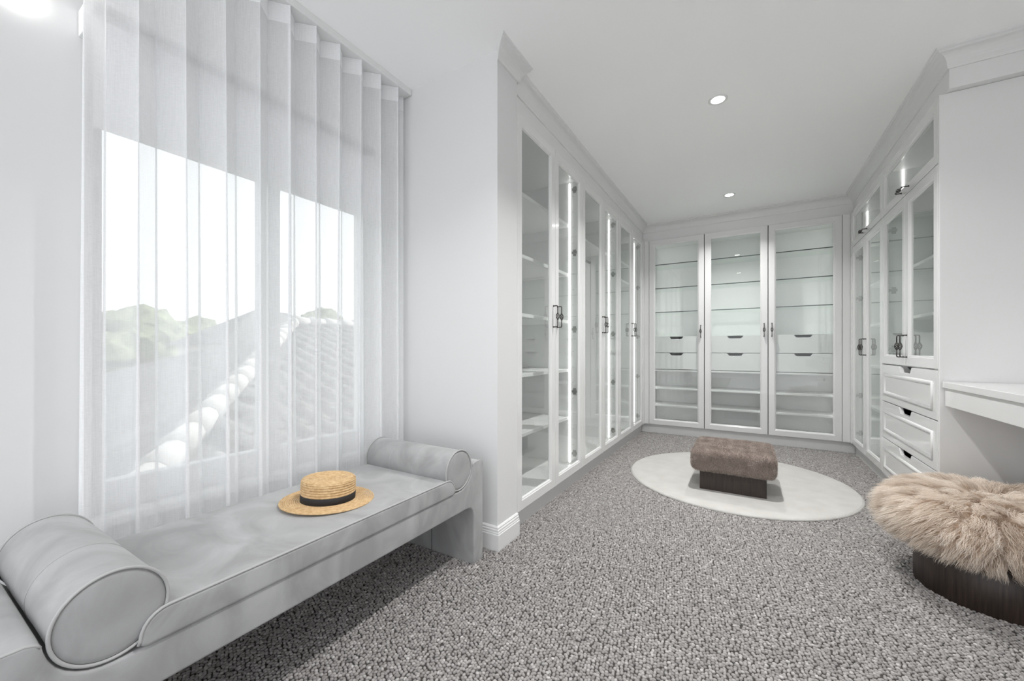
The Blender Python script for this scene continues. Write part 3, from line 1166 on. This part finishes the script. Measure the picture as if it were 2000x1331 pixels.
# ================================================================== FUR POUF
PF = empty('pouf', (0.92, 2.59, 0.0))
tag(PF, 'round pouf covered in long beige curly fur on a dark wood drum base', 'pouf')
v, f = lathe_data([(0.240, 0.0), (0.2425, 0.003), (0.2425, 0.205), (0.238, 0.208)], 96)
mesh_obj('base', v, f, wood, PF, True)
pp = []
for k in range(17):
    a = -PI / 2 + PI * k / 16
    pp.append((max(0.012, 0.305 * max(0.0, math.cos(a)) ** 0.62), 0.318 + (0.112 if a > 0 else 0.085) * math.copysign(abs(math.sin(a)) ** 0.9, a)))
v, f = lathe_data(pp, 72)
fc = mesh_obj('seat_pad', v, f, fur_base, PF, True)
NF = 42000
P_, N_ = scatter(fc.data, NF)
keep = P_[:, 2] > 0.236
P_, N_ = P_[keep], N_[keep]
NF = len(P_)
radial = unit(np.stack([P_[:, 0], P_[:, 1], np.zeros(NF)], 1))
# locks: strands gather toward shared lock directions
LK = 420
lp, ln = scatter(fc.data, LK)
near = np.zeros(NF, dtype=int)
for s0 in range(0, NF, 3000):
    dd = ((P_[s0:s0 + 3000, None, :] - lp[None]) ** 2).sum(2)
    near[s0:s0 + 3000] = dd.argmin(1)
lrand = rng.normal(0, 1, (LK, 3))
ltone = rng.normal(0, 0.22, LK)
lphase = rng.uniform(0, 6.28, LK)
ldir = unit(np.stack([lp[:, 0], lp[:, 1], np.zeros(LK)], 1) * 2.6 + lrand * 0.16)
S = 7
dirs = np.zeros((NF, S, 3))
toward = lp[near] - P_
ph = lphase[near] + rng.normal(0, 0.5, NF)
side_ = unit(np.cross(radial, N_) + 1e-6)
edge_amt = np.clip(np.hypot(P_[:, 0], P_[:, 1]) / 0.30, 0, 1)
for i in range(S):
    t = i / (S - 1)
    droop = np.array([0, 0, -1.0])[None] * (0.05 + 0.75 * t ** 1.3) * (0.25 + 0.75 * edge_amt)[:, None]
    curl = side_ * (0.42 * np.sin(ph + i * 1.9))[:, None] + N_ * (0.22 * np.cos(ph * 1.3 + i * 1.9))[:, None]
    base_d = N_ * (0.85 - 0.65 * t) + (ldir[near] * 0.6 + radial * 0.5) * (0.25 + 0.95 * t) + toward * (7.0 * (0.2 + t)) + droop + curl
    dirs[:, i] = unit(base_d + rng.normal(0, 0.10, (NF, 3)))
length = rng.uniform(0.085, 0.125, NF) * (0.72 + 0.28 * edge_amt)
tone = np.clip(0.52 + ltone[near] + rng.normal(0, 0.15, NF), 0, 1)
tag(strands('fur', P_, dirs, length, rng.uniform(0.0009, 0.0014, NF), tone, fur, PF), kind='stuff')

# ================================================================== CARPET LOOPS
pitch_u, pitch_v = 0.0132, 0.0118
ang = math.radians(38)
ca, sa = math.cos(ang), math.sin(ang)
us = np.arange(-6, 6, pitch_u)
vs_ = np.arange(-6, 6, pitch_v)
U, W = np.meshgrid(us, vs_)
U = U + (np.arange(len(vs_)) % 2)[:, None] * pitch_u * 0.5
X = (U * ca - W * sa).ravel()
Y = (U * sa + W * ca).ravel() + 2.6
ok = (X > XL + 0.02) & (X < 1.545) & (Y > 0.25) & (Y < 5.365)
ok &= ~((X < XP + 0.02) & (Y > YN - 0.02) & (Y < 2.0)) & ~((X < -1.213) & (Y >= 2.0)) & ~((X > 0.953) & (Y > 3.10))
ok &= (np.hypot(X - RC[0], Y - RC[1]) > RR - 0.02)
ok &= (np.hypot(X - 0.92, Y - 2.59) > 0.22)
X, Y = X[ok], Y[ok]
N = len(X)
X += rng.normal(0, 0.0022, N)
Y += rng.normal(0, 0.0022, N)
rot = ang + rng.choice([-0.75, 0.75], N) + rng.normal(0, 0.35, N)
la = rng.uniform(0.0074, 0.0088, N)
lb = rng.uniform(0.0056, 0.0066, N)
hgt = rng.uniform(0.0060, 0.0085, N)
K = 6
verts = np.zeros((N, 2 * K + 1, 3))
for j, (rs, zf) in enumerate(((1.0, 0.0), (0.84, 0.62))):
    for k in range(K):
        a = 2 * PI * (k + 0.5 * j) / K
        x, y = la * rs * math.cos(a), lb * rs * math.sin(a)
        verts[:, j * K + k, 0] = X + x * np.cos(rot) - y * np.sin(rot)
        verts[:, j * K + k, 1] = Y + x * np.sin(rot) + y * np.cos(rot)
        verts[:, j * K + k, 2] = 0.0002 + hgt * zf
verts[:, 2 * K] = np.stack([X, Y, hgt], 1)
t = []
for k in range(K):
    k2 = (k + 1) % K
    t += [(k, k2, K + k), (k2, K + k2, K + k), (K + k, K + k2, 2 * K)]
t = np.array(t)
tris = (t[None] + (np.arange(N) * (2 * K + 1))[:, None, None]).reshape(-1, 3)
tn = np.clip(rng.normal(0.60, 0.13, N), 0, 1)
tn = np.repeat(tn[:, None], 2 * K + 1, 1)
tn[:, :K] -= 0.35  # loop feet darkened: shade of the gaps put into the tone
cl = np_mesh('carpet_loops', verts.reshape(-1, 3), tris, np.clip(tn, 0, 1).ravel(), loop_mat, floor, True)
tag(cl, 'grey looped wool carpet', kind='stuff')
print('loops', N)

# ================================================================== OUTSIDE
tag(box('ground_outside', (-80, -60, -3.6), (-2.3, 80, -3.4), ground_mat), kind='structure')


def ray(px, py):
    """direction through a photograph pixel, used only to place far things by bearing"""
    th = math.radians(30.898)
    u, w_ = (px - 1000) / 772.0, -(py - 683) / 772.0
    return Vector((-math.sin(th) + u * math.cos(th), math.cos(th) + u * math.sin(th), w_))


def at_x(px, py, x):
    d = ray(px, py)
    return Vector((0, 0, 1.085)) + d * (x / d.x)


# neighbour's hipped tile roof: the slope that looks at the window, its hip and the plain end slope
A = at_x(575, 634, -9.0)             # hip top, start of the ridge
ridge_z = A.z
B = Vector((-9.0, A.y + 6.0, ridge_z))
E0 = at_x(330, 905, -4.3)            # where the hip reaches the eave
E0 = A + (E0 - A) * 1.16
eave_x, eave_z = E0.x, E0.z
E1 = Vector((eave_x, A.y + 6.0, eave_z))
house = empty('neighbour_house', (-9.0, A.y + 1.0, -3.4))
tag(house, 'neighbouring house with a pale hipped tile roof seen through the sheer curtain', 'house')
ho = Vector(house.location)


def hl_(p):
    return tuple(Vector(p) - ho)


# solid roof body under the tiles
G0 = Vector((-13.7, E0.y, eave_z))
G1 = Vector((-13.7, E1.y, eave_z))
dn = Vector((0, 0, -0.06))
vv = [hl_(p + dn) for p in (A, B, E0, E1, G0, G1)]
mesh_obj('roof_deck', vv, [(0, 1, 3, 2), (0, 2, 4), (0, 4, 5, 1), (1, 5, 3), (2, 3, 5, 4)], tile_dark, house)
box('wall', hl_((-13.2, E0.y + 0.5, -3.4)), hl_((eave_x - 0.6, E1.y - 0.3, eave_z - 0.07)), render_wall, house)
# pan tiles on the slope that faces the window
sx = Vector((0, 1, 0))
dnv = (Vector((eave_x, 0, eave_z)) - Vector((-9.0, 0, ridge_z)))
slope_len = dnv.length
dnv.normalize()
nv = Vector((-dnv.z, 0, dnv.x)) if False else dnv.cross(sx) * -1
if nv.z < 0:
    nv = -nv
tw, tl_ = 0.30, 0.36
V, F = [], []
n_u = 8
for j, (s_, lift) in enumerate(((0.0, 0.02), (tl_ * 1.08, 0.085))):
    for i in range(n_u + 1):
        u_ = i / n_u
        z_ = 0.060 * math.sin(u_ * 2 * PI) * (0.6 if u_ > 0.5 else 1.0)
        V.append(sx * (u_ * tw * 1.04) + dnv * s_ + nv * (lift + z_))
for i in range(n_u + 1):
    V.append(V[n_u + 1 + i] - nv * 0.05)
for i in range(n_u):
    F.append((i, i + 1, n_u + 2 + i, n_u + 1 + i))
    F.append((n_u + 1 + i, n_u + 2 + i, 2 * n_u + 3 + i, 2 * n_u + 2 + i))
tme = bpy.data.meshes.new('roof_tile')
tme.from_pydata([tuple(q) for q in V], [], F)
tme.materials.append(tile_mat)
tme.shade_smooth()
cells = []
rows = int(slope_len / tl_)
for r_ in range(rows):
    s_ = r_ * tl_
    fr = s_ / slope_len
    y_hip = A.y + (E0.y - A.y) * fr
    y = A.y + 6.0 - tw
    while y > y_hip + 0.05:
        p = Vector((-9.0, y, ridge_z)) + dnv * s_
        cells.append((p, y))
        y -= tw


def in_view(p):
    th = math.radians(30.898)
    d = -p.x * math.sin(th) + p.y * math.cos(th)
    r = p.x * math.cos(th) + p.y * math.sin(th)
    px, py = 1000 + 772 * r / d, 683 - 772 * (p.z - 1.085) / d
    return px < 745 and py < 900


shown = [p for p, y in cells if in_view(p)][:300]
rest = [p for p, y in cells if not any((p - q).length < 1e-6 for q in shown)]
for p in shown:
    o = bpy.data.objects.new('roof_tile', tme)
    o.location = hl_(p)
    link(o, house)
if rest:
    VV, FF = [], []
    for p in rest:
        k = len(VV)
        VV += [hl_(p + q) for q in V]
        FF += [tuple(i + k for i in q) for q in F]
    tag(mesh_obj('outer_roof_tiles', VV, FF, tile_mat, house, True, recalc=False), kind='stuff')
# rounded hip and ridge caps
for name_, p0, p1 in (('hip_cap', A, E0), ('ridge_cap', B, A)):
    L = (p1 - p0).length
    nn = int(L / 0.38)
    for k in range(nn):
        a = p0.lerp(p1, k / nn) + Vector((0, 0, 0.05))
        b = p0.lerp(p1, (k + 1.08) / nn) + Vector((0, 0, 0.075))
        v, f = tube_data([hl_(a), hl_(b)], [0.11, 0.14], 10)
        mesh_obj(name_, v, f, ridge_mat, house, True)

# second roof and trees further off
P1 = at_x(600, 560, -22.0)
h2 = empty('far_house', (-22.0, P1.y - 1.5, -3.4))
tag(h2, 'distant house with a dark gabled roof behind the neighbouring roof', 'house')
q0 = at_x(430, 672, -20.0)
zr = P1.z
y0_, y1_ = q0.y - ho.y * 0, P1.y
prof = [(-22.0 - 3.5, -1.0), (-22.0 + 2.0, -1.0), (-22.0 + 2.0, q0.z), (-22.0, zr), (-22.0 - 3.5, q0.z)]
cx_, cy_ = h2.location.x, h2.location.y
yy0, yy1 = q0.y, q0.y + 5.0
apex = (at_x(505, 610, -21.0))
mesh_obj('roof', [(-20.0 - cx_, yy0 - cy_, q0.z + 3.4), (-20.0 - cx_, yy0 + 6.5 - cy_, q0.z + 3.4), (-26.0 - cx_, yy0 + 6.5 - cy_, q0.z + 3.4),
                  (-26.0 - cx_, yy0 - cy_, q0.z + 3.4), (-22.5 - cx_, yy0 + 2.6 - cy_, apex.z + 3.6), (-22.5 - cx_, yy0 + 4.4 - cy_, apex.z + 3.6)],
         [(0, 1, 5, 4), (1, 2, 5), (2, 3, 4, 5), (3, 0, 4), (0, 3, 2, 1)], tile_dark, h2)
box('wall', (-25.6 - cx_, yy0 + 0.4 - cy_, 0.0), (-20.4 - cx_, yy0 + 6.1 - cy_, q0.z + 3.39), render_wall, h2)


def tree(px, py_top, x, rad, label, seed):
    r = random.Random(seed)
    top = at_x(px, py_top, x)
    e = empty('tree', (top.x, top.y, -3.4))
    tag(e, label, 'tree', 'trees behind the roofs')
    ht = top.z + 3.4
    v, f = tube_data([(0, 0, 0), (0.1, 0.1, ht * 0.35), (0, 0.2, ht * 0.7)], [0.3, 0.22, 0.1], 8)
    mesh_obj('trunk', v, f, bark, e, True)
    parts = []
    for k in range(60):
        a, b = r.uniform(0, 2 * PI), r.uniform(-0.9, 1.0)
        rr = rad * r.uniform(0.45, 0.8)
        c = Vector((rr * math.cos(a) * math.sqrt(max(0.05, 1 - b * b)), rr * math.sin(a) * math.sqrt(max(0.05, 1 - b * b)), ht - rad * 0.95 + b * rad * 0.62))
        bm = bmesh.new()
        bmesh.ops.create_icosphere(bm, subdivisions=2, radius=rad * r.uniform(0.22, 0.36))
        vv = [tuple(c + v_.co * (1 + 0.22 * r.uniform(-1, 1))) for v_ in bm.verts]
        bm.verts.index_update()
        ff = [tuple(v_.index for v_ in f_.verts) for f_ in bm.faces]
        bm.free()
        parts.append((vv, ff))
    v, f = join(parts)
    tag(mesh_obj('foliage', v, f, leaf_mat, e, False, recalc=False), kind='stuff')


tree(258, 596, -40.0, 6.0, 'broad green tree rising highest behind the grey roof', 3)
tree(372, 618, -56.0, 6.6, 'lower green tree between the broad tree and the dark roof', 4)
tree(632, 600, -42.0, 2.4, 'small far tree above the pale tile roof', 5)
